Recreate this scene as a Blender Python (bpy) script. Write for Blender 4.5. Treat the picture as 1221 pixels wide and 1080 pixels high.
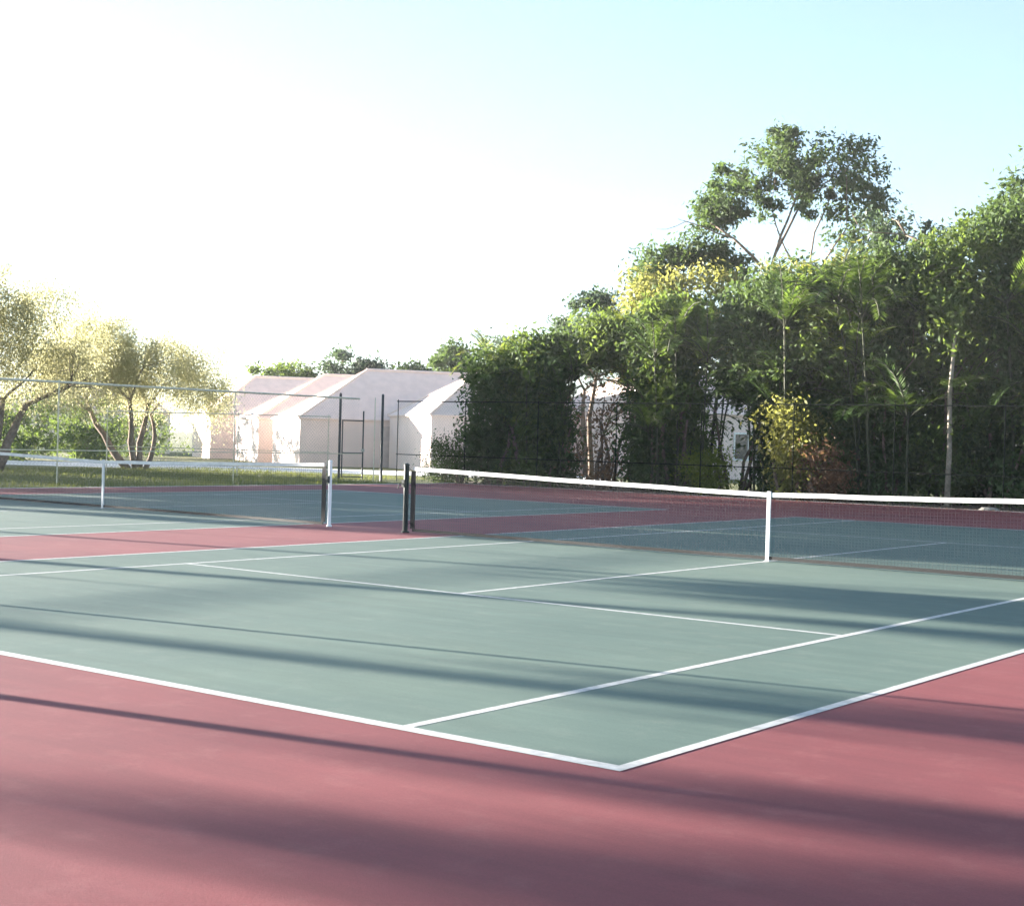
import bpy, math, random
import numpy as np
from mathutils import Vector, Matrix

for o in list(bpy.data.objects):
    bpy.data.objects.remove(o)
S = bpy.context.scene
COL = S.collection
R = math.radians

# ------------------------------------------------------------------ camera
def camera():
    yaw, pitch, roll = -0.6529, -0.009285, 0.02697
    cy, sy, cp, sp = math.cos(yaw), math.sin(yaw), math.cos(pitch), math.sin(pitch)
    f = Vector((sy*cp, cy*cp, sp)); rt = Vector((cy, -sy, 0)); up = rt.cross(f)
    r2 = rt*math.cos(roll) + up*math.sin(roll)
    u2 = -rt*math.sin(roll) + up*math.cos(roll)
    cam = bpy.data.cameras.new('camera')
    cam.sensor_width = 36; cam.sensor_fit = 'HORIZONTAL'
    cam.lens = 36*1764.45/1221
    cam.clip_start = 0.1; cam.clip_end = 3000
    o = bpy.data.objects.new('camera', cam); COL.objects.link(o)
    m = Matrix.Identity(4)
    for i in range(3):
        m[i][0], m[i][1], m[i][2] = r2[i], u2[i], -f[i]
    m[0][3], m[1][3], m[2][3] = 3.7543, -5.8027, 1.5315
    o.matrix_world = m
    S.camera = o
camera()

# ------------------------------------------------------------------ sky and sun
SUN_EL = R(6.6)
SUN_AZ = R(10.5)                       # the light travels along +x turned by this
sun_dir = Vector((-math.cos(SUN_AZ)*math.cos(SUN_EL), -math.sin(SUN_AZ)*math.cos(SUN_EL), math.sin(SUN_EL)))
w = bpy.data.worlds.new('World'); S.world = w; w.use_nodes = True
nt = w.node_tree
sky = nt.nodes.new('ShaderNodeTexSky'); sky.sky_type = 'NISHITA'; sky.sun_disc = False
sky.sun_elevation = SUN_EL
sky.sun_rotation = math.atan2(sun_dir.x, sun_dir.y)
sky.air_density = 1.0; sky.dust_density = 0.4; sky.ozone_density = 1.0
hs = nt.nodes.new('ShaderNodeHueSaturation'); hs.inputs['Saturation'].default_value = 0.55
nt.links.new(sky.outputs[0], hs.inputs['Color']); 
tm = nt.nodes.new('ShaderNodeMix'); tm.data_type = 'RGBA'; tm.blend_type = 'MULTIPLY'; tm.inputs[0].default_value = 1
tm.inputs[7].default_value = (.80, .99, 1.27, 1)
nt.links.new(hs.outputs[0], tm.inputs[6]); nt.links.new(tm.outputs[2], nt.nodes['Background'].inputs[0])
nt.nodes['Background'].inputs[1].default_value = 0.045
sl = bpy.data.lights.new('sun', 'SUN'); sl.energy = 5.0; sl.angle = R(0.5); sl.color = (1.0, 0.92, 0.82)
so = bpy.data.objects.new('sun', sl); COL.objects.link(so)
so.rotation_euler = sun_dir.to_track_quat('Z', 'Y').to_euler()
S.view_settings.view_transform = 'Standard'; S.view_settings.look = 'None'
S.view_settings.gamma = 1; S.view_settings.use_curve_mapping = False
S.view_settings.exposure = 3.3

# ------------------------------------------------------------------ materials
def mat(name, col, rough=0.7, var=0.0, scale=4.0, bump=0.0, bscale=200.0, spec=0.3, trans=0.0, tcol=None, col2=None, detail=4.0, metallic=0.0):
    m = bpy.data.materials.new(name); m.use_nodes = True
    n, l = m.node_tree.nodes, m.node_tree.links
    b = n['Principled BSDF']; out = n['Material Output']
    b.inputs['Roughness'].default_value = rough
    b.inputs['Specular IOR Level'].default_value = spec
    b.inputs['Metallic'].default_value = metallic
    b.inputs['Base Color'].default_value = (*col, 1)
    tc = n.new('ShaderNodeTexCoord')
    csock = None
    if var > 0 or col2:
        no = n.new('ShaderNodeTexNoise'); no.inputs['Scale'].default_value = scale; no.inputs['Detail'].default_value = detail
        l.new(tc.outputs['Object'], no.inputs['Vector'])
        rp = n.new('ShaderNodeValToRGB')
        c1 = tuple(max(0, c*(1-var)) for c in col); c2 = col2 or tuple(min(1, c*(1+var)) for c in col)
        rp.color_ramp.elements[0].position = .32; rp.color_ramp.elements[1].position = .68
        rp.color_ramp.elements[0].color = (*c1, 1); rp.color_ramp.elements[1].color = (*c2, 1)
        l.new(no.outputs['Fac'], rp.inputs['Fac']); csock = rp.outputs['Color']
        l.new(csock, b.inputs['Base Color'])
    if bump > 0:
        nb = n.new('ShaderNodeTexNoise'); nb.inputs['Scale'].default_value = bscale; nb.inputs['Detail'].default_value = 3
        l.new(tc.outputs['Object'], nb.inputs['Vector'])
        bp = n.new('ShaderNodeBump'); bp.inputs['Strength'].default_value = bump; bp.inputs['Distance'].default_value = .01
        l.new(nb.outputs['Fac'], bp.inputs['Height']); l.new(bp.outputs['Normal'], b.inputs['Normal'])
    if trans > 0:
        t = n.new('ShaderNodeBsdfTranslucent'); t.inputs['Color'].default_value = (*(tcol or col), 1)
        mx = n.new('ShaderNodeMixShader'); mx.inputs['Fac'].default_value = trans
        l.new(b.outputs[0], mx.inputs[1]); l.new(t.outputs[0], mx.inputs[2]); l.new(mx.outputs[0], out.inputs['Surface'])
    return m

def court_mat(name, base, dark, light, dust):
    """acrylic court paint: fine sand grain, broad fading, scuffs"""
    m = bpy.data.materials.new(name); m.use_nodes = True
    n, l = m.node_tree.nodes, m.node_tree.links
    b = n['Principled BSDF']; b.inputs['Roughness'].default_value = .72; b.inputs['Specular IOR Level'].default_value = .25
    tc = n.new('ShaderNodeTexCoord')
    def noise(sc, det, rough=.55):
        x = n.new('ShaderNodeTexNoise'); x.inputs['Scale'].default_value = sc; x.inputs['Detail'].default_value = det
        x.inputs['Roughness'].default_value = rough
        l.new(tc.outputs['Object'], x.inputs['Vector']); return x
    big = noise(.35, 6); rp = n.new('ShaderNodeValToRGB')
    rp.color_ramp.elements[0].position = .3; rp.color_ramp.elements[1].position = .72
    rp.color_ramp.elements[0].color = (*dark, 1); rp.color_ramp.elements[1].color = (*light, 1)
    e = rp.color_ramp.elements.new(.5); e.color = (*base, 1)
    l.new(big.outputs['Fac'], rp.inputs['Fac'])
    mid = noise(3.1, 8, .7); r2 = n.new('ShaderNodeMapRange')
    r2.inputs[1].default_value = .52; r2.inputs[2].default_value = .8; r2.inputs[3].default_value = 0; r2.inputs[4].default_value = .5
    l.new(mid.outputs['Fac'], r2.inputs[0])
    mx = n.new('ShaderNodeMix'); mx.data_type = 'RGBA'; l.new(r2.outputs[0], mx.inputs[0])
    l.new(rp.outputs[0], mx.inputs[6]); mx.inputs[7].default_value = (*dust, 1)
    fine = noise(120, 3, .7); r3 = n.new('ShaderNodeMapRange'); r3.inputs[3].default_value = .72; r3.inputs[4].default_value = 1.28
    l.new(fine.outputs['Fac'], r3.inputs[0])
    mu = n.new('ShaderNodeMix'); mu.data_type = 'RGBA'; mu.blend_type = 'MULTIPLY'; mu.inputs[0].default_value = 1
    l.new(mx.outputs[2], mu.inputs[6]); l.new(r3.outputs[0], mu.inputs[7]); 
    mp = n.new('ShaderNodeMapping'); mp.inputs['Scale'].default_value = (.35, 2.6, 1); mp.inputs['Rotation'].default_value = (0, 0, .25)
    l.new(tc.outputs['Object'], mp.inputs['Vector'])
    stn = n.new('ShaderNodeTexNoise'); stn.inputs['Scale'].default_value = 1.6; stn.inputs['Detail'].default_value = 9; stn.inputs['Roughness'].default_value = .68
    l.new(mp.outputs[0], stn.inputs['Vector'])
    r5 = n.new('ShaderNodeMapRange'); r5.inputs[1].default_value = .3; r5.inputs[2].default_value = .7; r5.inputs[3].default_value = .88; r5.inputs[4].default_value = 1.1
    l.new(stn.outputs['Fac'], r5.inputs[0])
    m2 = n.new('ShaderNodeMix'); m2.data_type = 'RGBA'; m2.blend_type = 'MULTIPLY'; m2.inputs[0].default_value = 1
    l.new(mu.outputs[2], m2.inputs[6]); l.new(r5.outputs[0], m2.inputs[7]); l.new(m2.outputs[2], b.inputs['Base Color'])
    bp = n.new('ShaderNodeBump'); bp.inputs['Strength'].default_value = .25; bp.inputs['Distance'].default_value = .004
    l.new(fine.outputs['Fac'], bp.inputs['Height']); l.new(bp.outputs[0], b.inputs['Normal'])
    return m

M = {}
M['red'] = court_mat('red_court_paint', (.205, .053, .056), (.165, .044, .049), (.24, .066, .066), (.29, .115, .108))
M['green'] = court_mat('green_court_paint', (.104, .152, .124), (.085, .132, .110), (.126, .175, .136), (.18, .215, .175))
M['line'] = mat('white_line_paint', (.47, .47, .45), .75, .2, 14, .1, 150, detail=10)
M['grass'] = mat('grass', (.11, .14, .04), .9, .3, .5, .6, 60, col2=(.2, .2, .07))
M['blade'] = mat('grass_blade', (.12, .15, .04), .8, .2, .3, trans=.3, tcol=(.2, .22, .05))
M['concrete'] = mat('concrete', (.5, .48, .45), .85, .12, 1.2, .2, 80)
M['drive'] = mat('pale_concrete', (.72, .71, .69), .85, .08, 1.2, .2, 80)
M['soil'] = mat('mulch_soil', (.09, .06, .045), .95, .4, 6, .6, 40)
M['string'] = mat('black_net_string', (.012, .013, .014), .7)
M['tape'] = mat('white_vinyl_tape', (.6, .6, .6), .6, .12, 6)
M['darkmetal'] = mat('dark_green_enamel', (.012, .022, .02), .55, .2, 9, spec=.25)
M['whitemetal'] = mat('white_enamel', (.78, .79, .8), .4, .05, 9, spec=.5)
M['galv'] = mat('galvanised_steel', (.42, .43, .42), .45, .15, 12, spec=.5, metallic=.6)
M['pale_steel'] = mat('pale_painted_steel', (.62, .58, .45), .5, .15, 12)
M['vinyl'] = mat('black_vinyl', (.006, .009, .007), .9, spec=.05)
M['fencepaint'] = mat('dark_fence_enamel', (.045, .05, .055), .5, .2, 9)
M['wire'] = mat('grey_wire', (.22, .23, .22), .5, metallic=.4)
M['stucco'] = mat('pale_pink_stucco', (.82, .67, .60), .9, .06, .8, .15, 60)
M['stucco2'] = mat('cream_stucco', (.78, .72, .62), .9, .06, .8, .15, 60)
M['roof'] = mat('pale_roof_tile', (.82, .66, .58), .85, .05, 2.5)
n_, l_ = M['roof'].node_tree.nodes, M['roof'].node_tree.links
wv = n_.new('ShaderNodeTexWave'); wv.bands_direction = 'Z'; wv.wave_profile = 'SAW'; wv.inputs['Scale'].default_value = 1.9; wv.inputs['Distortion'].default_value = .3
tc_ = n_.new('ShaderNodeTexCoord'); l_.new(tc_.outputs['Object'], wv.inputs['Vector'])
bp_ = n_.new('ShaderNodeBump'); bp_.inputs['Strength'].default_value = .6; bp_.inputs['Distance'].default_value = .05
l_.new(wv.outputs['Fac'], bp_.inputs['Height']); l_.new(bp_.outputs[0], n_['Principled BSDF'].inputs['Normal'])
M['trim'] = mat('white_trim', (.8, .8, .78), .6, .03, 3)
M['glass'] = mat('window_glass', (.03, .04, .05), .08, spec=.6)
M['door'] = mat('pale_door', (.66, .55, .5), .6, .1, 3)
M['bark'] = mat('grey_brown_bark', (.17, .125, .095), .95, .35, 7, .8, 30)
M['bark2'] = mat('pale_bark', (.28, .24, .19), .95, .3, 7, .8, 30)
M['stem'] = mat('palm_cane', (.05, .055, .028), .7, .3, 5)
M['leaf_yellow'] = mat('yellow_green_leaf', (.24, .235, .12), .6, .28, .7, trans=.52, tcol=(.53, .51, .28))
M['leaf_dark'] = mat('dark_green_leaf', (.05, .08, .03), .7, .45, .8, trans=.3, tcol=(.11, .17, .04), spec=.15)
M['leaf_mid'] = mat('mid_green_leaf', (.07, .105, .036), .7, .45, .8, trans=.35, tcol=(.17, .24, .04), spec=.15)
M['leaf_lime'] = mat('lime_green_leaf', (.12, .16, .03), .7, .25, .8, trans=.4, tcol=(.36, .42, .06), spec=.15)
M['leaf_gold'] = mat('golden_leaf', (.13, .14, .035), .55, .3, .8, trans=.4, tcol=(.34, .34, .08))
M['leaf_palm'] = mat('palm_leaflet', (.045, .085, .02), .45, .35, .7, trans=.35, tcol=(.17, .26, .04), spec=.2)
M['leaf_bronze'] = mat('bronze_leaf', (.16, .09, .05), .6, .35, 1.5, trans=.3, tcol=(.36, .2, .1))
M['leaf_blue'] = mat('blue_green_leaf', (.035, .06, .04), .55, .3, .8, trans=.3, tcol=(.10, .15, .06))
M['stone'] = mat('pale_stone', (.3, .28, .25), .9, .15, 5, .3, 30)

# ------------------------------------------------------------------ mesh helpers
class MB:
    def __init__(s): s.v = []; s.f = []
    def add(s, v, f):
        k = len(s.v); s.v += [tuple(p) for p in v]; s.f += [tuple(i+k for i in q) for q in f]
    def box(s, a, b):
        (x0, y0, z0), (x1, y1, z1) = a, b
        s.add([(x0,y0,z0),(x1,y0,z0),(x1,y1,z0),(x0,y1,z0),(x0,y0,z1),(x1,y0,z1),(x1,y1,z1),(x0,y1,z1)],
              [(3,2,1,0),(4,5,6,7),(0,1,5,4),(1,2,6,5),(2,3,7,6),(3,0,4,7)])
    def tube(s, pts, rad, n=8, cap=True):
        pts = [Vector(p) for p in pts]
        if not hasattr(rad, '__len__'): rad = [rad]*len(pts)
        k = len(s.v); up = None
        for i, p in enumerate(pts):
            t = (pts[min(i+1, len(pts)-1)] - pts[max(i-1, 0)]).normalized()
            if up is None:
                up = Vector((0, 0, 1)) if abs(t.z) < .9 else Vector((1, 0, 0))
            a = t.cross(up).normalized(); b = a.cross(t).normalized(); up = b
            for j in range(n):
                an = 2*math.pi*j/n
                s.v.append(tuple(p + (a*math.cos(an) + b*math.sin(an))*rad[i]))
        for i in range(len(pts)-1):
            for j in range(n):
                s.f.append((k+i*n+j, k+i*n+(j+1) % n, k+(i+1)*n+(j+1) % n, k+(i+1)*n+j))
        if cap:
            s.f.append(tuple(k+j for j in range(n))[::-1])
            e = k+(len(pts)-1)*n
            s.f.append(tuple(e+j for j in range(n)))
    def mesh(s, name, m, smooth=False):
        me = bpy.data.meshes.new(name); me.from_pydata(s.v, [], s.f); me.update()
        me.materials.append(m)
        if smooth: me.polygons.foreach_set('use_smooth', [True]*len(me.polygons))
        return me
    def build(s, name, m, parent=None, smooth=False):
        return link(name, s.mesh(name, m, smooth), parent)

def link(name, data, parent=None):
    o = bpy.data.objects.new(name, data); COL.objects.link(o)
    if parent: o.parent = parent
    return o
def tag(o, label, cat, group=None):
    o['label'] = label; o['category'] = cat
    if group: o['group'] = group
    return o
def empty(name, loc, rz=0):
    o = link(name, None); o.location = loc; o.rotation_euler = (0, 0, rz); return o
def structure(o):
    o['kind'] = 'structure'; return o
def copy_tree(o, parent=None):
    c = o.copy(); COL.objects.link(c)
    if parent: c.parent = parent
    for ch in [x for x in COL.objects if x.parent == o]:
        copy_tree(ch, c)
    return c

# quads from numpy: centres (n,3), long axis a (n,3), side axis b (n,3); rhombic leaves
def leaf_mesh(name, m, c, a, b, fold=None):
    n = len(c)
    v = np.empty((n, 4, 3), np.float32)
    v[:, 0] = c - a; v[:, 1] = c + b - a*.1; v[:, 2] = c + a; v[:, 3] = c - b - a*.1
    if fold is not None:
        v[:, 1] += fold; v[:, 3] += fold
    me = bpy.data.meshes.new(name)
    me.vertices.add(n*4); me.vertices.foreach_set('co', v.ravel())
    me.loops.add(n*4); me.loops.foreach_set('vertex_index', np.arange(n*4, dtype=np.int32))
    me.polygons.add(n); me.polygons.foreach_set('loop_start', np.arange(0, n*4, 4, dtype=np.int32))
    me.materials.append(m); me.update(calc_edges=True); me.validate()
    return me
def unit(v): return v/np.maximum(np.linalg.norm(v, axis=1, keepdims=True), 1e-6)
def leaves(name, m, c, rng, size, aspect=.42, droop=0.3, outward=None):
    """rhombic leaves at points c, random orientation with a droop"""
    n = len(c)
    a = rng.normal(size=(n, 3)); a[:, 2] -= droop*1.5
    if outward is not None: a += outward*.8
    a = unit(a); b = unit(np.cross(a, rng.normal(size=(n, 3))))
    s = size*rng.uniform(.6, 1.35, (n, 1))
    nrm = np.cross(a, b)
    return leaf_mesh(name, m, c, a*s*.5, b*s*.5*aspect, nrm*s*.08)

# ------------------------------------------------------------------ ground, courts, lines
def sheet(name, x0, y0, x1, y1, z, m, sub=1):
    mb = MB(); mb.add([(x0,y0,z),(x1,y0,z),(x1,y1,z),(x0,y1,z)], [(0,1,2,3)])
    return structure(mb.build(name, m))
sheet('ground', -900, -900, 900, 900, -.06, M['grass'])
mb = MB(); mb.box((-28, -9, -.3), (8, 32.6, -.0036)); structure(mb.build('court_slab', M['red']))
mb = MB(); mb.box((-28.25, -9, -.3), (-28.003, 32.6, -.004)); mb.box((-28.25, 32.603, -.3), (8, 32.85, -.004))
structure(mb.build('kerb', M['concrete']))
NX = -14.2
for x0 in (-10.97, NX-10.97):
    sheet('court_surface', x0, 0, x0+10.97, 23.77, -.0024, M['green'])
def court_lines(x0):
    mb = MB(); z = -.0012
    def q(a, b, c, d): mb.add([(a,b,z),(c,b,z),(c,d,z),(a,d,z)], [(0,1,2,3)])
    W, h = .07, .032
    xl, xr = x0, x0+10.97
    q(xl, 0, xr, .10); q(xl, 23.67, xr, 23.77)                # baselines
    q(xl, .10, xl+W, 23.67); q(xr-W, .10, xr, 23.67)           # doubles
    sl_, sr = xl+1.37, xr-1.37
    q(sl_, .10, sl_+W, 23.67); q(sr-W, .10, sr, 23.67)         # singles
    for y in (5.485, 18.285): q(sl_+W, y-h, sr-W, y+h)
    c = (xl+xr)/2
    q(c-h, 5.485+h, c+h, 18.285-h)
    q(c-h, .10, c+h, .22); q(c-h, 23.55, c+h, 23.67)
    structure(mb.build('court_line', M['line']))
court_lines(-10.97); court_lines(NX-10.97)
sheet('hedge_bed', -29.5, 32.86, 10, 40, -.03, M['soil'])
# ------------------------------------------------------------------ tennis nets
NETY = 11.95
def net(x_left, x_right, label, post_l, post_r, px_l, px_r):
    root = empty('tennis_net', ((x_left+x_right)/2, NETY, 0))
    L = x_right-x_left; hx = L/2
    rng = random.Random(3)
    def top(x): return .914 + (1.05-.914)*(abs(x)/hx)**1.15 + .004*math.sin(x*2.3)*(1-abs(x)/hx) - .003*math.sin(x*5.1+1)*(1-abs(x)/hx)
    mb = MB(); t = .001
    nv = int(L/.045)
    for i in range(nv+1):
        x = -hx + L*i/nv
        mb.box((x-t, -t, .05), (x+t, t, top(x)-.02))
    nh = 21
    for j in range(nh):
        xs = np.linspace(-hx, hx, 17); k = (j)/(nh)
        for a, b in zip(xs[:-1], xs[1:]):
            za, zb = .05+k*(top(a)-.07), .05+k*(top(b)-.07)
            mb.add([(a,-t,za-t),(b,-t,zb-t),(b,-t,zb+t),(a,-t,za+t),(a,t,za-t),(b,t,zb-t),(b,t,zb+t),(a,t,za+t)],
                   [(0,1,2,3),(5,4,7,6),(3,2,6,7),(1,0,4,5)])
    mb.build('netting', M['string'], root)
    mb = MB(); xs = np.linspace(-hx, hx, 33)
    for a, b in zip(xs[:-1], xs[1:]):                         # headband: folded tape
        za, zb = top(a), top(b); d = .008
        mb.add([(a,-d,za-.06),(b,-d,zb-.06),(b,-d,zb),(a,-d,za),(a,d,za-.06),(b,d,zb-.06),(b,d,zb),(a,d,za)],
               [(0,1,2,3),(5,4,7,6),(3,2,6,7),(1,0,4,5)])
    mb.build('headband', M['tape'], root)
    mb = MB(); mb.box((-hx, -.006, .02), (hx, .006, .065)); mb.build('bottom_band', M['string'], root)
    for s in (-1, 1):
        mb = MB(); mb.box((s*hx-.045, -.007, .067), (s*hx+.045, .007, 1.05-.07)); mb.build('side_band', M['string'], root)
    mb = MB(); mb.box((-.026, -.014, .005), (.026, .014, .93)); mb.box((-.04, -.03, -.004), (.04, .03, .004))
    mb.build('centre_strap', M['tape'], root)
    for x, m in ((px_l, post_l), (px_r, post_r)):
        px = x-(x_left+x_right)/2
        pr = .03 if m is M['whitemetal'] else .042
        mb = MB(); mb.tube([(px,0,-.01),(px,0,1.07)], pr, 14); mb.tube([(px,0,1.07),(px,0,1.085),(px,0,1.10)], [pr+.006,pr+.006,.02], 14)
        mb.tube([(px,0,-.01),(px,0,.02)], pr*1.6, 14)
        p = mb.build('post', m, root)
        sgn = -1 if px > 0 else 1
        zz = []
        for k, z in enumerate(np.linspace(1.04, .12, 13)): zz.append(((px+sgn*.04) if k % 2 == 0 else sgn*-hx, 0, z))
        mb = MB(); mb.tube(zz, .0035, 5)
        mb.build('lacing', M['string'], root)
        mb = MB(); mb.box((px-.03, -.085, .72), (px+.03, -.042, .84)); mb.tube([(px, -.06, .78), (px-.06, -.10, .78), (px-.06, -.13, .70)], .008, 6)
        mb.build('winch', M['darkmetal'], p)
    return tag(root, label, 'tennis net', 'nets across the two courts')
net(-11.78, .80, 'black tennis net across the near right-hand court, white headband, dark posts', M['darkmetal'], M['darkmetal'], -11.93, .93)
net(-25.55, -13.76, 'black tennis net across the far left-hand court with a white right-hand post', M['whitemetal'], M['whitemetal'], -25.7, -13.62)

# ------------------------------------------------------------------ chain-link fences
def chain(mb, p0, p1, z0, z1, pitch=.10, r=.0022):
    """diamond wire mesh between two ground points"""
    p0, p1 = Vector(p0), Vector(p1); d = (p1-p0); L = d.length; d.normalize(); H = z1-z0
    nrm = Vector((-d.y, d.x, 0))
    n = int((L+H)/pitch)
    for i in range(n):
        for s in (1, -1):
            u0 = -H + i*pitch if s == 1 else i*pitch
            a, b = (u0, z0), (u0+s*H, z1)
            # clip to 0..L
            def clip(a, b):
                (ua, za), (ub, zb) = a, b
                pts = []
                for (u, z, u2, z2) in ((ua, za, ub, zb), (ub, zb, ua, za)):
                    if u < 0: t = (0-u)/(u2-u); u, z = 0, z+t*(z2-z)
                    elif u > L: t = (L-u)/(u2-u); u, z = L, z+t*(z2-z)
                    pts.append((u, z))
                return pts
            if max(a[0], b[0]) <= 0 or min(a[0], b[0]) >= L: continue
            (ua, za), (ub, zb) = clip(a, b)
            A = p0 + d*ua + Vector((0,0,za)) + nrm*(.003*s); B = p0 + d*ub + Vector((0,0,zb)) + nrm*(.003*s)
            t = (B-A).normalized(); q = t.cross(nrm)
            mb.add([A+nrm*r, A-nrm*r*.5+q*r, A-nrm*r*.5-q*r, B+nrm*r, B-nrm*r*.5+q*r, B-nrm*r*.5-q*r],
                   [(0,1,4,3),(1,2,5,4),(2,0,3,5)])
FH = 2.8
def fence(name, p0, p1, posts, label, m, midrail=True, mid=.95, wm=None, pr=.03, wr=.0014, H=None, tr=.03, group='chain-link fences round the courts'):
    root = empty(name, (p0[0], p0[1], -.05)); FH = H or 2.8
    A, B = Vector((0,0,0)), Vector((p1[0]-p0[0], p1[1]-p0[1], 0)); L = (B-A).length; d = (B-A)/L
    mb = MB(); chain(mb, A, B, .05, FH-.02, .12, wr); mb.build('wire_mesh', wm or M['wire'], root)
    mb = MB(); mb.tube([A+Vector((0,0,FH)), B+Vector((0,0,FH))], tr, 8); mb.build('top_rail', m, root)
    if midrail:
        mb = MB(); mb.tube([A+Vector((0,0,mid)), B+Vector((0,0,mid))], .014, 8); mb.build('mid_rail', m, root)
    for u in posts:
        p = A+d*u; mb = MB(); mb.tube([p+Vector((0,0,-.2)), p+Vector((0,0,FH+.03)), p+Vector((0,0,FH+.07))], [pr,pr,.012], 10)
        mb.build('post', m, root)
    return tag(root, label, 'fence', group)
GX0, GX1, GY = -32.3, -31.15, 31.9       # gate posts
fence('chain_link_fence', (-30, -12), (-30.6, 30.6), [0]+[5.0+6.4*i for i in range(7)], 'chain-link fence with pale top rail along the grass left of the courts', M['pale_steel'], pr=.018, tr=.03)
fence('chain_link_fence', (-31.0, 32.95), (9, 32.95), [.05+3.05*i for i in range(14)], 'dark-railed chain-link fence in front of the tall hedge', M['vinyl'], wm=M['vinyl'], wr=.001, pr=.015, tr=.018)
fence('chain_link_fence', (-40.0, 27.5), (-32.7, 31.4), [0, 4.9, 8.2], 'dark chain-link fence panel left of the open gate, before the pale houses', M['pale_steel'], pr=.018, H=2.2, tr=.018)

# gate: two posts, a leaf swung ajar
root = empty('chain_link_gate', (-32.35, 31.5, -.05))
def gp(x, y, z0, z1, r=.04):
    mb = MB(); mb.tube([(x,y,z0),(x,y,z1),(x,y,z1+.04)], [r,r,.012], 10); return mb
gp(0, 0, -.2, 3.0, .045).build('post', M['fencepaint'], root)
gp(1.12, .95, -.2, 3.0, .045).build('post', M['fencepaint'], root)
mb = MB()
dl = Vector((.62, .62, 0)).normalized(); a0 = Vector((.08,.05,0)); a1 = a0 + dl*.72
mb.tube([a0+Vector((0,0,.1)), a0+Vector((0,0,2.1))], .022, 8); mb.tube([a1+Vector((0,0,.05)), a1+Vector((0,0,2.42))], .026, 8)
for z in (.12, .95, 2.08): mb.tube([a0+Vector((0,0,z)), a1+Vector((0,0,z))], .02, 8)
leaf = mb.build('gate_leaf', M['fencepaint'], root)
mb = MB(); chain(mb, a0, a1, .12, 2.08); mb.build('wire_mesh', M['wire'], leaf)
mb = MB(); mb.box((a1.x-.05, a1.y-.03, 1.0), (a1.x+.05, a1.y+.03, 1.1)); mb.build('latch', M['galv'], leaf)
tag(root, 'dark chain-link gate standing ajar between two tall posts before the houses', 'gate')

# ------------------------------------------------------------------ houses
def hip_house(fx, fy, th, W, D, ez, rz, hip, label, wall='stucco', group='pale houses beyond the courts', door=True):
    """front-left corner at (fx, fy); local x runs along the front, y runs to the back"""
    root = empty('house', (fx, fy, -.06), th)
    mb = MB(); mb.box((0, 0, 0), (W, D, ez)); wl = mb.build('wall', M[wall], root)
    o = .1
    e = [(-o,-o,ez-.05),(W+o,-o,ez-.05),(W+o,D+o,ez-.05),(-o,D+o,ez-.05)]
    e2 = [(x, y, z+.07) for x, y, z in e]
    r = [(hip, D/2, rz), (max(hip+.5, W-hip), D/2, rz)]
    mb = MB(); mb.add(e+e2+r, [(3,2,1,0),(0,1,5,4),(1,2,6,5),(2,3,7,6),(3,0,4,7),(4,5,9,8),(6,7,8,9),(7,4,8),(5,6,9)])
    rf = mb.build('roof', M['roof'], root)
    mb = MB(); mb.tube([(hip-.05, D/2, rz+.02), (r[1][0]+.05, D/2, rz+.02)], .08, 8)
    for c, k in ((0, 0), (3, 0), (1, 1), (2, 1)):
        mb.tube([Vector(e2[c])+Vector((0,0,.02)), Vector(r[k])+Vector((0,0,.02))], .06, 6)
    mb.build('ridge_cap', M['roof'], rf)
    def window(x0, x1, z0, z1):
        mb = MB(); d = .05
        for a, b in (((x0-.08,-d,z0-.08),(x1+.08,.0,z0)), ((x0-.08,-d,z1),(x1+.08,0,z1+.08)), ((x0-.08,-d,z0),(x0,0,z1)), ((x1,-d,z0),(x1+.08,0,z1)), (((x0+x1)/2-.03,-d,z0),((x0+x1)/2+.03,0,z1))):
            mb.box(a, b)
        f = mb.build('window', M['trim'], root)
        mb = MB(); mb.box((x0, -.02, z0), (x1, -.005, z1)); mb.build('pane', M['glass'], f)
    if W > 5:
        window(W*.62, W*.62+1.5, .95, 2.1)
        if door:
            mb = MB(); mb.box((W*.28, -.04, 0), (W*.28+.95, -.003, 2.05)); dd = mb.build('door', M['door'], root)
            mb = MB(); mb.tube([(W*.28+.85, -.07, 1.0), (W*.28+.85, -.04, 1.0)], .03, 8); mb.build('handle', M['galv'], dd)
    return tag(root, label, 'house', group)

TH = R(60)
hip_house(-62.5, 51.9, TH, 17, 5.6, 2.6, 4.95, 3.2, 'pale pink house at the left end of the row, beside the splayed tree', door=False)
hip_house(-54.9, 48.6, TH, 14, 5.6, 2.35, 4.9, 4.3, 'pale pink house second from the left, between two other hipped roofs', door=False)
hip_house(-48.4, 45.3, TH, 15, 5.6, 2.35, 4.95, 4.2, 'pale pink house with the longest roof ridge, behind the open gate')
hip_house(-40.5, 45.9, TH, 8, 6.2, 2.6, 4.75, 3.4, 'pale pink house at the right end of the row, half behind the hedge', door=False)
hip_house(-81, 50, R(55), 11, 7, 2.7, 5.0, 3.5, 'cream house far off behind the two yellow-green trees', 'stucco2', door=False)
hip_house(-31.8, 50.4, R(65), 8, 9, 3.0, 5.6, 3.5, 'pale pink house glimpsed through the leafy gap in the tall hedge', door=False)

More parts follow.
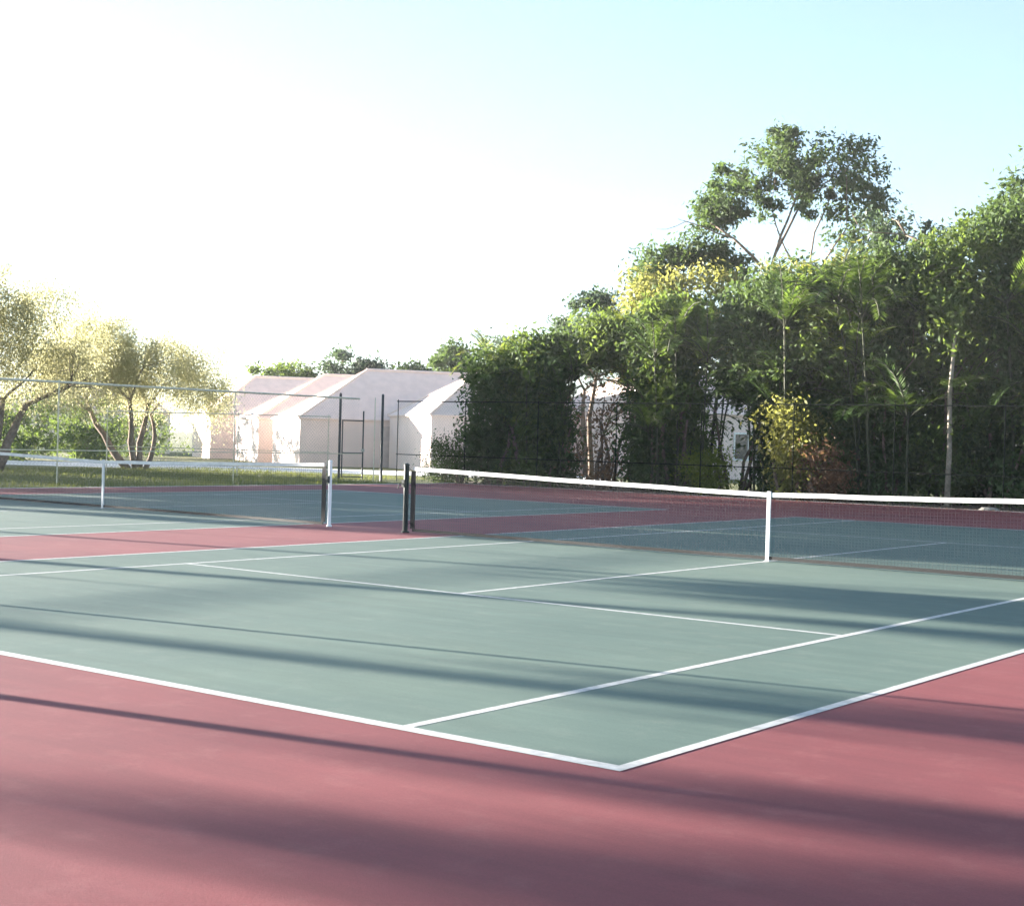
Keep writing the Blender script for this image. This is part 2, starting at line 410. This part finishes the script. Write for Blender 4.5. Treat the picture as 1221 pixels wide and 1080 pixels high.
# ------------------------------------------------------------------ trees
def inside(p, blobs, k=.92):
    return any(sum(((p[i]-c[i])/(r[i]*k))**2 for i in range(3)) < 1 for c, r in blobs)
def limb(mb, p, d, L, r, rng, depth, tips, blobs, bend=.25, n=5, split=(2, 3), up=.15, taper=.55, first=True):
    pts = [Vector(p)]; rad = [r]; d = Vector(d).normalized(); zlo = min(c[2]-q[2]*.3 for c, q in blobs); been = inside(p, blobs)
    for i in range(n):
        d = (d + Vector((rng.gauss(0, bend), rng.gauss(0, bend), rng.gauss(0, bend)+up))*.5).normalized()
        q = pts[-1] + d*(L/n)
        ins = inside(q, blobs)
        if been and not first and not ins: break
        been = been or ins
        pts.append(q); rad.append(r*(1-(1-taper)*(i+1)/n))
    while not first and len(pts) > 1 and pts[-1].z > zlo and not inside(pts[-1], blobs, 1.0): pts.pop(); rad.pop()
    if len(pts) < 2: return
    mb.tube(pts, rad, 8 if r > .05 else 5)
    if depth == 0:
        tips.append((pts[-1], d)); return
    if depth <= 2: tips.append((pts[-2], d))
    for k in range(rng.randint(*split)):
        an = rng.uniform(0, 2*math.pi); s = rng.uniform(.45, .95)
        side = d.orthogonal(); side.rotate(Matrix.Rotation(an, 3, d))
        limb(mb, pts[-1], d+side*s, L*rng.uniform(.4, .65), rad[-1]*.72, rng, depth-1, tips, blobs, bend, max(3, n-1), split, up, taper, False)

def tree(name, label, loc, trunks, blobs, nleaf, lsize, leafmat, seed, bark='bark', droop=.3, aspect=.42, group=None, depth=3, shell=.45, clump=.5, nclump=90, cat='tree', weep=0.0, per_clump=None):
    """trunks: list of (start, direction, length, radius); blobs: list of (centre, radii) for the crown. Local coordinates."""
    rng = random.Random(seed); nr = np.random.default_rng(seed)
    root = empty(name, loc)
    mb = MB(); tips = []
    for (s, d, L, r) in trunks:
        limb(mb, s, d, L, r, rng, depth, tips, blobs)
    mb.build('trunk', M[bark], root, True)
    # clumps of leaves inside the blobs, then leaves round the clump centres
    vol = np.array([b[1][0]*b[1][1]*b[1][2] for b in blobs]); vol = vol**.75/np.sum(vol**.75)
    which = nr.choice(len(blobs), nclump, p=vol)
    d = unit(nr.normal(size=(nclump, 3))); rad = nr.uniform(shell, 1, (nclump, 1))
    C = np.array([blobs[i][0] for i in which]); Rr = np.array([blobs[i][1] for i in which])
    cc = C + d*rad*Rr
    cs = clump*nr.uniform(.5, 1.5, (nclump, 1))
    pick = nr.integers(0, nclump, nleaf)
    off = nr.normal(size=(nleaf, 3))*.55; off[:, 2] *= .75
    off = off*np.minimum(1, 1.6/np.maximum(np.linalg.norm(off, axis=1, keepdims=True), .01))
    pos = cc[pick] + off*cs[pick]
    if weep: pos[:, 2] -= weep*nr.uniform(0, 1, nleaf)**2
    me = leaves('crown', M[leafmat], pos.astype(np.float32), nr, lsize, aspect, droop, d[pick])
    link('crown', me, root)
    return tag(root, label, cat, group)

GL = 'spreading yellow-green trees left of the courts'
# the two visible multi-stemmed trees
tree('spreading_tree', 'yellow-green spreading tree cut by the left edge of the photo, leaning grey trunk', (-41.3, 23.9, -.06),
     [((0,0,0), (.25,.5,.9), 2.6, .2), ((-.05,-.1,0), (-.1,.25,1), 2.5, .15), ((-.2,-.3,0), (-.6,-.6,.8), 2.5, .15)],
     [((-1.2,-1.0,5.2), (3.0,2.6,1.9)), ((.3,1.3,5.0), (2.2,2.2,1.7)), ((-1,-3,4.3), (2,2.2,1.9)), ((0,.8,6.3),(1.8,1.8,1.1)), ((-.4,1.2,4.0),(2.0,2.6,1.2)), ((-.5,-1.6,6.2),(2,1.8,1.3))],
     85000, .105, 'leaf_yellow', 11, 'bark', droop=1.0, aspect=.3, group=GL, nclump=190, clump=.6, weep=1.15)
tree('spreading_tree', 'yellow-green spreading tree with several stems splaying from one base, before the pale houses', (-43.3, 31.4, -.06),
     [((-.15,-.25,0), (-.55,-.6,1), 2.9, .16), ((0,0,0), (-.12,-.25,1), 2.7, .14), ((.1,.1,0), (.02,.1,1), 2.6, .14), ((.2,.3,0), (.15,.5,1), 2.5, .11)],
     [((-.9,-1.6,4.6), (2.2,2.4,1.6)), ((.3,.8,4.1), (1.9,2.2,1.3)), ((-.6,-.4,5.3), (1.8,2.2,1.1)), ((.6,2.2,3.6), (1.2,1.6,.9)), ((-.2,-1.4,3.9),(1.8,2.2,1.0)), ((-.9,-1.8,5.9),(1.6,1.8,.9)), ((.9,3.0,4.6),(.7,1.0,.6)), ((.7,2.6,3.0),(.9,1.5,.8)), ((0,.6,4.5),(2.2,3.0,1.4)), ((-.8,-2.2,4.2),(1.8,1.8,1.2)), ((1.1,3.9,3.5),(.7,1.0,.5))],
     80000, .10, 'leaf_yellow', 12, 'bark', droop=1.0, aspect=.3, group=GL, nclump=190, clump=.55, weep=1.15)
# the rest of that row, beyond the left edge: they throw the long shadows
def shadow_tree(x, y, h1, h2, r, seed, trunk_r=.22, n=5000, ls=.3, lean=(0, 0), label=''):
    hc = (h1+h2)/2; hh = (h2-h1)/2
    tree('spreading_tree', label, (x, y, -.06), [((0,0,0), (lean[0],lean[1],1), h1+.3, trunk_r)],
         [((lean[0]*h1,lean[1]*h1,hc), (r,r,hh)), ((0,.3*r,hc+.3*hh), (.7*r,.7*r,hh*.7))], n, ls, 'leaf_yellow', seed, droop=.6, group='trees of the row beyond the left edge of the photo', nclump=130, clump=.38, depth=2)
LBL = 'tree beyond the left edge of the photo throwing its long shadow over the courts'
shadow_tree(-38, -1.9, 4.5, 8.0, 1.25, 21, .2, 7500, lean=(0,.25), label=LBL)
shadow_tree(-38, -5.0, 4.5, 7.5, .9, 22, .2, 6000, label=LBL)
shadow_tree(-38.5, -4.05, 5.2, 6.4, .3, 23, .07, 500, label=LBL)
tree('spreading_tree', LBL, (-38, -8.1, -.06), [((0,-.4,0), (0,-.02,1), 4.8, .1)],
     [((0,.6,5.4), (.9,.55,.85)), ((0,-.05,5.5), (1.0,.55,.75)), ((0,-.65,5.3), (.9,.5,.85)), ((0,-1.15,5.45), (.9,.45,.7)), ((0,-.3,7.0), (1.6,1.5,1.4))], 42000, .26, 'leaf_yellow', 24,
     droop=.6, group='trees of the row beyond the left edge of the photo', nclump=240, clump=.3, depth=2, shell=.2)
shadow_tree(-44, -10.2, 5.6, 7.0, .6, 26, .1, 900, label=LBL)
shadow_tree(-38, 1.6, 3.9, 8.5, 1.8, 25, .12, 17000, label=LBL)
for i, (x, y, h1, h2, r) in enumerate([(-44,8.5,2.4,7,2.2),(-43,12.5,1.8,7.5,2.6),(-46,16,1.6,7,2.4),(-44,19.5,2.0,7,2.2),(-60,5,1.8,8,2.6),(-62,9.5,1.5,8.5,2.8),(-60,14,1.6,8,2.6)]):
    shadow_tree(x, y, h1, h2, r, 30+i, .2, 7000, .32, label=LBL)

# court light poles, outside the photo
for x, y, r, lb in ((-10.4, -2.15, .07, 'slim steel court light pole by the near baseline, left of the photo'), (-12.6, .62, .032, 'thinner steel light pole between the two courts, left of the photo')):
    root = empty('lamp_post', (x, y, 0))
    mb = MB(); mb.tube([(0,0,-.2),(0,0,7)], [r,r*.7], 12); mb.build('pole', M['galv'], root, True)
    mb = MB(); mb.tube([(0,0,6.9),(.9,0,7.1)], .03, 8); mb.build('arm', M['galv'], root)
    mb = MB(); mb.box((.7,-.2,7.12),(1.3,.2,7.25)); mb.build('lamp_head', M['darkmetal'], root)
    tag(root, lb, 'lamp post', 'court light poles')

# ------------------------------------------------------------------ the hedge
def frond_arrays(rng, base, d0, L, nl, width, sag):
    """one arching pinnate frond: leaflet centres, axes"""
    d = Vector(d0).normalized(); p = Vector(base); cs, as_, bs = [], [], []
    pts = [p.copy()]
    side = d.cross(Vector((0,0,1)))
    if side.length < .05: side = Vector((1,0,0))
    side.normalize()
    st = L/nl
    for i in range(nl):
        d = (d + Vector((0,0,-sag*st*(.4+1.6*i/nl)))).normalized()
        p = p + d*st; pts.append(p.copy())
        f = (i+1)/nl
        if f < .18: continue
        ll = width*(math.sin(math.pi*min(1, (f-.1)*.95))**.6)*rng.uniform(.85, 1.1)
        nrm = side.cross(d).normalized()
        for s in (-1, 1):
            a = (d*.75 + side*s*.9 + nrm*.35*rng.uniform(.3,1.2) + Vector((0,0,-.25))).normalized()
            cs.append(p + a*ll*.5); as_.append(a*ll*.5)
            bs.append((a.cross(nrm).normalized()*.012 + Vector((rng.gauss(0,.004), rng.gauss(0,.004), 0)))*1.3)
    return pts, cs, as_, bs
def palm_clump_meshes(seed, h, nst, spread, leafmat):
    rng = random.Random(seed); st = MB(); C, A, B = [], [], []
    for k in range(nst):
        an = rng.uniform(0, 6.28); rr = spread*math.sqrt(rng.random())*.45
        b = Vector((math.cos(an)*rr, math.sin(an)*rr, 0)); hh = h*rng.uniform(.3, .8)
        lean = Vector((math.cos(an), math.sin(an), 0))*rng.uniform(.02, .16)*hh
        pts = [b, b+lean*.35+Vector((0,0,hh*.5)), b+lean+Vector((0,0,hh))]
        st.tube(pts, [.032,.027,.022], 6)
        for j in range(rng.randint(9, 12)):
            a2 = rng.uniform(0, 6.28); el = rng.uniform(.5, 1.35)
            d = Vector((math.cos(a2)*math.cos(el), math.sin(a2)*math.cos(el), math.sin(el)))
            fp, c, a, bb = frond_arrays(rng, pts[-1], d, rng.uniform(1.2, 1.8), 30, rng.uniform(.28, .40), rng.uniform(.55, 1.1))
            st.tube(fp[::5]+[fp[-1]], [.014]*len(fp[::5])+[.004], 4)
            C += c; A += a; B += bb
    me = leaf_mesh('fronds', M[leafmat], np.array(C, np.float32), np.array(A, np.float32), np.array(B, np.float32))
    return st.mesh('canes', M['stem']), me
palmA = palm_clump_meshes(5, 5.6, 15, 2.4, 'leaf_palm')
palmB = palm_clump_meshes(6, 5.6, 13, 2.6, 'leaf_palm')
palmL = palm_clump_meshes(7, 5.2, 9, 1.6, 'leaf_lime')
def palm(x, y, h, which, rz, label, group='clumping palms in the tall hedge', hh=5.6):
    root = empty('clumping_palm', (x, y, -.05), rz)
    s = h/hh; root.scale = (s, s, s)
    link('canes', which[0], root); link('fronds', which[1], root)
    return tag(root, label, 'palm', group)

def hedge_shrub(x, y, h, r, seed, leafmat, label, n=9000, ls=.19, base=.05, name='hedge_shrub', group='leafy shrubs of the tall hedge', cat='shrub', shell=.35, nclump=150, bark='bark'):
    tr = []
    rg = random.Random(seed)
    for k in range(4):
        an = rg.uniform(0, 6.28)
        tr.append(((math.cos(an)*.25, math.sin(an)*.25, 0), (math.cos(an)*.22, math.sin(an)*.22, 1), h*.42, .05+.02*rg.random()))
    hb = base; zc = (h+hb)/2
    nb = max(3, int((h-hb)/1.1)); blobs = []
    for k in range(nb):
        z = hb + (h-hb)*(k+.5)/nb
        blobs.append(((rg.uniform(-.3,.3)*r, rg.uniform(-.3,.3)*r, z), (r*rg.uniform(.85,1.15), r*rg.uniform(.85,1.1), (h-hb)/nb*.75)))
    tree(name, label, (x, y, -.05), tr, blobs, n, ls, leafmat, seed, bark, droop=.35, group=group, depth=2, shell=shell, clump=.5, nclump=nclump, cat=cat)

# positions run along the fence from the gate to the right; heights rise to the right
HS = [  # x, y, h, r, leaf, base, n, label
 (-27.6,34.2,4.5,.95,'leaf_dark',.05,10000,'dark leafy shrub in the tall hedge under the lime-green palm'),
 (-26.2,34.6,4.9,1.05,'leaf_mid',.05,12000,'mid-green leafy shrub in the tall hedge, second from the gate'),
 (-25.45,34.8,5.0,.75,'leaf_dark',.05,9000,'dark leafy shrub in the tall hedge at the left of the house gap'),
 (-23.6,35.1,5.6,.9,'leaf_mid',4.2,4500,'leafy crown bridging the house gap at the top of the tall hedge'),
 (-21.6,34.9,5.6,.9,'leaf_dark',.05,13000,'dark leafy shrub in the tall hedge just right of the house gap'),
 (-20.9,35.2,6.1,1.05,'leaf_mid',.05,14000,'mid-green leafy shrub in the tall hedge between the house gap and the lawn gap'),
 (-19.0,35.6,6.5,1.1,'leaf_dark',3.2,10000,'leafy shrub in the tall hedge arching over the lawn gap'),
 (-17.5,35.4,6.8,1.1,'leaf_dark',.05,15000,'tall dark leafy shrub in the tall hedge just right of the lawn gap'),
 (-15.8,35.8,7.2,1.2,'leaf_mid',1.2,15000,'tall leafy shrub in the tall hedge behind the golden-leaved bush'),
 (-14.1,35.9,7.4,1.2,'leaf_dark',.05,16000,'tall dark leafy shrub in the tall hedge right of the bronze bush'),
 (-12.5,36.2,8.0,1.2,'leaf_mid',.05,16000,'very tall mid-green leafy shrub behind the pale slender trunk'),
 (-10.9,36.4,8.6,1.3,'leaf_dark',.05,17000,'very tall dark leafy shrub at the right edge of the photo'),
 (-9.0,36.6,8.8,1.4,'leaf_mid',.05,11000,'tall leafy shrub of the hedge just outside the right edge'),
 (-6.6,36.8,9.0,1.6,'leaf_dark',.05,9000,'dark leafy shrub of the hedge well outside the right edge')]
for i, (x, y, h, r, lf, ba, n, lb) in enumerate(HS):
    hedge_shrub(x, y, h, r, 101+i, lf, lb, n, base=ba)
# a second, looser row closes the view behind the first
HB = [(-27.6,36.0,4.6,.9),(-22.5,37.2,5.4,1.0),(-17.6,38.0,6.4,1.5),(-15.4,38.4,6.8,1.5),(-13.2,38.6,7.2,1.5),(-11.0,38.8,8,1.6),(-8.6,39,8.4,1.7)]
for i, (x, y, h, r) in enumerate(HB):
    hedge_shrub(x, y, h, r, 141+i, 'leaf_dark', 'shrub in the back row of the hedge, ' + ['behind its left end', 'between the house gap and the lawn gap', 'right of the lawn gap', 'behind the golden-leaved bush', 'behind the bronze bush', 'near the right edge', 'outside the right edge'][i], 8000, .26, group='back row of the tall hedge')
palm(-27.4, 35.2, 5.3, palmL, .4, 'bright lime-green palm at the left end of the tall hedge', hh=5.2)
palm(-26.1, 34.9, 4.9, palmB, 1.0, 'green palm in the tall hedge just left of the house gap')
palm(-14.9, 36.8, 7.6, palmB, 2.6, 'green palm in the tall hedge behind the bronze bush')
palm(-20.7, 35.1, 6.0, palmB, 2.0, 'green palm in the tall hedge left of the lawn gap')
palm(-16.9, 35.5, 6.6, palmA, 3.1, 'tall green palm in the tall hedge right of the lawn gap')
palm(-13.4, 35.8, 7.3, palmB, 5.0, 'very tall green palm in the tall hedge left of the pale slender trunk')
palm(-10.2, 37.4, 8.2, palmA, .7, 'tallest green palm at the right edge of the photo')
palm(-22.9, 36.4, 5.9, palmL, 1.1, 'lime-green palm added as a sunlit patch above the house gap in the hedge', hh=5.2)  # lime leaf colour stands in for sunlit patches along the hedge top
palm(-18.2, 37.0, 7.0, palmL, 2.2, 'lime-green palm added as a sunlit patch on the hedge top below the airy tree', hh=5.2)
palm(-15.9, 37.2, 7.6, palmL, 3.3, 'lime-green palm added as a sunlit patch on the hedge top above the golden-leaved bush', hh=5.2)
# bare slender trunk showing pale among the dark leaves
root = empty('slender_trunk', (-11.75, 34.6, -.05))
mb = MB(); mb.tube([(0,0,-.1),(.03,.02,1.6),(-.02,.05,3.2),(.06,.1,4.8)], [.085,.07,.06,.045], 10); mb.build('trunk', M['bark2'], root, True)
nr = np.random.default_rng(77); cc = nr.normal(size=(1500,3))*np.array([.5,.45,.5])+np.array([.06,.3,5.4])
link('crown', leaves('crown', M['leaf_mid'], cc.astype(np.float32), nr, .18), root)
tag(root, 'slender tree with a pale bare trunk in front of the dark hedge on the right', 'tree')
# smaller bushes at the foot of the hedge
hedge_shrub(-28.9, 33.6, 1.45, .75, 120, 'leaf_dark', 'low rounded dark bush right of the gate', 5500, .1, .05, 'low_bush', 'low bushes at the foot of the hedge', 'bush', nclump=60)
hedge_shrub(-16.3, 33.9, 2.7, .6, 121, 'leaf_gold', 'golden-leaved bush at the foot of the tall hedge', 3500, .16, .2, 'low_bush', 'low bushes at the foot of the hedge', 'bush', nclump=50)
hedge_shrub(-15.2, 33.8, 1.5, .6, 122, 'leaf_bronze', 'bronze and pink twiggy bush at the foot of the tall hedge', 2500, .12, .1, 'low_bush', 'low bushes at the foot of the hedge', 'bush', nclump=50)
hedge_shrub(-23.5, 34.6, 3.4, .8, 123, 'leaf_bronze', 'thin bronze-leaved bush standing in the house gap of the hedge', 900, .16, .1, 'low_bush', 'low bushes at the foot of the hedge', 'bush', nclump=50)
hedge_shrub(-19.3, 34.6, 1.2, .6, 124, 'leaf_lime', 'low lime-green bush in the lawn gap of the hedge', 3000, .12, .05, 'low_bush', 'low bushes at the foot of the hedge', 'bush', nclump=50)

# ------------------------------------------------------------------ trees behind the hedge
GB = 'trees standing behind the tall hedge'
tree('airy_tree', 'tall airy tree with forked bare trunk rising above the hedge', (-23.0, 45.6, -.06),
     [((0,0,0), (.02,0,1), 8.2, .16), ((.25,.1,0), (.1,.05,1), 8.0, .11)],
     [((-.6,-.4,11.6), (2.6,2.0,1.6)), ((1.4,1.0,12.1), (2.4,2.0,1.6)), ((2.5,2.0,10.4), (1.3,1.1,1.6)), ((-1.8,-1.3,11.0), (1.2,1.2,1.3)), ((.4,.3,13.0),(1.6,1.4,.9))],
     12500, .22, 'leaf_dark', 41, 'bark', group=GB, depth=3, nclump=120, clump=.42, shell=.5)
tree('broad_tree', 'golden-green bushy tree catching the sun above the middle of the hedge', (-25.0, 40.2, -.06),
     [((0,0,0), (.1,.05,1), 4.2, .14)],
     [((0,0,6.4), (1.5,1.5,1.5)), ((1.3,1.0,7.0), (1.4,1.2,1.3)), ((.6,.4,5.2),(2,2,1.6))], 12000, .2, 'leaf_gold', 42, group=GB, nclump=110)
tree('broad_tree', 'dark green open-branched tree behind the golden-green one', (-26.6, 43.8, -.06),
     [((0,0,0), (.05,.05,1), 5.0, .14)],
     [((-.6,-.4,8.3), (1.2,1.2,.9)), ((.7,.5,8.9), (1.3,1.2,.9)), ((1.9,1.3,8.6), (1.2,1.1,.9))], 6500, .22, 'leaf_dark', 43, group=GB, nclump=70, clump=.4)
tree('broad_tree', 'small dark tree top left of the golden-green tree, above the hedge', (-28.4, 41.3, -.06),
     [((0,0,0), (.02,0,1), 4.2, .12)],
     [((0,0,6.5), (1.1,1.0,1.0))], 3200, .2, 'leaf_blue', 44, group=GB, nclump=40, clump=.45)
tree('broad_tree', 'sparse twiggy tree above the hedge between the airy tree and the right edge', (-16.9, 42.5, -.06),
     [((0,0,0), (.02,0,1), 6.2, .12)],
     [((0,0,8.9), (1.4,1.4,1.0)), ((1.3,.9,8.2), (1.0,1.0,.9))], 2600, .2, 'leaf_blue', 45, group=GB, nclump=40, clump=.35)
tree('broad_tree', 'dark feathery tree top at the right edge of the photo above the hedge', (-12.2, 42.2, -.06),
     [((0,0,0), (.02,0,1), 7, .16)],
     [((0,0,9.6), (1.5,1.5,1.5)), ((1.2,.9,10.4), (1.5,1.5,1.3))], 8000, .22, 'leaf_dark', 46, group=GB, nclump=80)
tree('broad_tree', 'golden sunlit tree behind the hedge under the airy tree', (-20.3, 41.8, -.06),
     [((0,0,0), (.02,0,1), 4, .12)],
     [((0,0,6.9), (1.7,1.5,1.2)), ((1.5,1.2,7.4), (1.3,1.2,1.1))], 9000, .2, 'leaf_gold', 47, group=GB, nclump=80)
tree('broad_tree', 'greyish tree top behind the left end of the hedge', (-35.0, 50.5, -.06),
     [((0,0,0), (.02,0,1), 4, .14)],
     [((0,0,6.0), (2.4,2.0,1.3)), ((2,1.4,6.1), (1.6,1.4,1.2))], 7000, .26, 'leaf_blue', 48, group=GB, nclump=80)

# far trees behind the houses
GF = 'trees behind the row of houses'
for i, (x, y, z, rx, rzz, ml, lb) in enumerate([
    (-67.5, 62.4, 5.2, 2.4, .9, 'leaf_mid', 'low green tree behind the ridge of the leftmost pink house'),
    (-65.6, 66.4, 6.0, 2.0, 1.3, 'leaf_blue', 'grey-green tree behind the valley between two roofs'),
    (-61.0, 67.6, 5.4, 1.8, 1.0, 'leaf_dark', 'dark tree behind the longest roof ridge, left of the pointed one'),
    (-52.5, 61.7, 5.9, 1.3, 1.5, 'leaf_dark', 'dark pointed tree behind the right end of the longest roof ridge'),
    (-56.5, 73.4, 7.0, 3.2, 1.6, 'leaf_blue', 'pale grey-green tree far behind the left end of the hedge')]):
    tree('background_tree', lb, (x, y, -.06), [((0,0,0), (.03,0,1), z-.8, .15)],
         [((0,0,z), (rx,rx,rzz)), ((rx*.6,rx*.5,z-.3), (rx*.6,rx*.6,rzz*.8))], 4500, .3, ml, 60+i, group=GF, nclump=60, depth=2)
for i, y in enumerate((19.5, 22, 24.6, 27)):  # unseen shrubs, added so their shade falls across the far end of the courts
    hedge_shrub(-51.5, y, 3.6, 1.7, 90+i, 'leaf_mid', 'unseen shrub added beyond the left edge to shade the far end of the left court', 4500, .28, .0, 'garden_shrub', 'shrubs added beyond the left edge for their shade', nclump=90)
# green shrubs far left behind the trees
for i, (x, y, h, r) in enumerate([(-60,27.5,2.0,2.0),(-58.5,31,1.7,1.7),(-57,34.5,2.2,2.1),(-55.5,38,1.7,1.8),(-65,41.5,3.2,2.2),(-66,45.5,3.4,2.4),(-66,49.5,3.4,2.3)]):
    hedge_shrub(x, y, h, r, 80+i, 'leaf_mid', ['green shrub far behind the leaning trunk at the left edge', 'low green shrub between the two spreading trees, first from the left', 'tall green shrub between the two spreading trees, far off', 'low green shrub behind the splayed stems', 'big green shrub left of the pale houses, nearest the courts', 'big green shrub left of the pale houses, in the middle of three', 'big green shrub left of the pale houses, farthest from the courts'][i], 3500, .22, .1, 'garden_shrub', 'green shrubs far behind the spreading trees', nclump=60)

# fallen leaves along the foot of the hedge and drifting on to the court
nr = np.random.default_rng(55); n = 2600
lx = nr.uniform(-28, -4, n); ly = 33.4 - nr.exponential(.7, n) + .6*nr.uniform(0, 1, n)
lc = np.stack([lx, ly, np.where(ly > 32.85, -.02, .006)], 1); la = nr.normal(size=(n, 3)); la[:, 2] *= .15; la = unit(la)
lb = unit(np.cross(la, np.array([0, 0, 1.0]) + nr.normal(size=(n, 3))*.25)); ls_ = nr.uniform(.02, .05, (n, 1))
o = link('fallen_leaves', leaf_mesh('fallen_leaves', M['leaf_bronze'], lc, la*ls_, lb*ls_*.4)); o['kind'] = 'stuff'
# pale flat stone at the foot of the hedge
rg = random.Random(4); mb = MB(); k = 10
ring = lambda r, z: [(r*rg.uniform(.85, 1.1)*math.cos(6.283*i/k)*1.3, r*rg.uniform(.85, 1.1)*math.sin(6.283*i/k), z+rg.uniform(-.01, .01)) for i in range(k)]
mb.add(ring(.21, 0)+ring(.22, .05)+ring(.15, .09)+[(0,0,.10)], [(i, (i+1) % k, k+(i+1) % k, k+i) for i in range(k)]+[(k+i, k+(i+1) % k, 2*k+(i+1) % k, 2*k+i) for i in range(k)]+[(2*k+i, 2*k+(i+1) % k, 3*k) for i in range(k)])
o = mb.build('stone', M['stone']); o.location = (-10.1, 33.35, -.04)
tag(o, 'pale flat stone on the soil at the foot of the hedge, far right', 'stone')

# air between the camera and the far houses
mb = MB(); mb.box((-170,-60,-1.1),(60,150,17)); hz = mb.build('haze', M['line'])
hm = bpy.data.materials.new('haze_air'); hm.use_nodes = True; hn = hm.node_tree.nodes; hn.remove(hn['Principled BSDF'])
pv = hn.new('ShaderNodeVolumePrincipled'); pv.inputs['Density'].default_value = .0003
pv.inputs['Color'].default_value = (.95,.96,1,1); pv.inputs['Anisotropy'].default_value = .3
hm.node_tree.links.new(pv.outputs[0], hn['Material Output'].inputs['Volume'])
hz.data.materials.clear(); hz.data.materials.append(hm); hz['kind'] = 'stuff'

# grass tufts by the courts
def grass_patch():
    nr = np.random.default_rng(9); n = 26000
    x = nr.uniform(-44, -28.4, n); y = nr.uniform(12, 36, n)
    keep = (x < -31.5) | (y < 31.0); x, y = x[keep], y[keep]; n = len(x)
    c = np.stack([x, y, np.full(n, .0)], 1); a = nr.normal(size=(n, 3))*.35; a[:, 2] = 1; a = unit(a)
    s = nr.uniform(.05, .11, (n, 1)); b = unit(np.cross(a, nr.normal(size=(n, 3))))
    o = link('grass', leaf_mesh('grass', M['blade'], c, a*s, b*.006)); o['kind'] = 'stuff'
grass_patch()
mb = MB(); mb.add([(-74,21,-.052),(-66,16.5,-.052),(-29,44.5,-.052),(-34,50,-.052)], [(0,1,2,3)])
structure(mb.build('driveway', M['drive']))
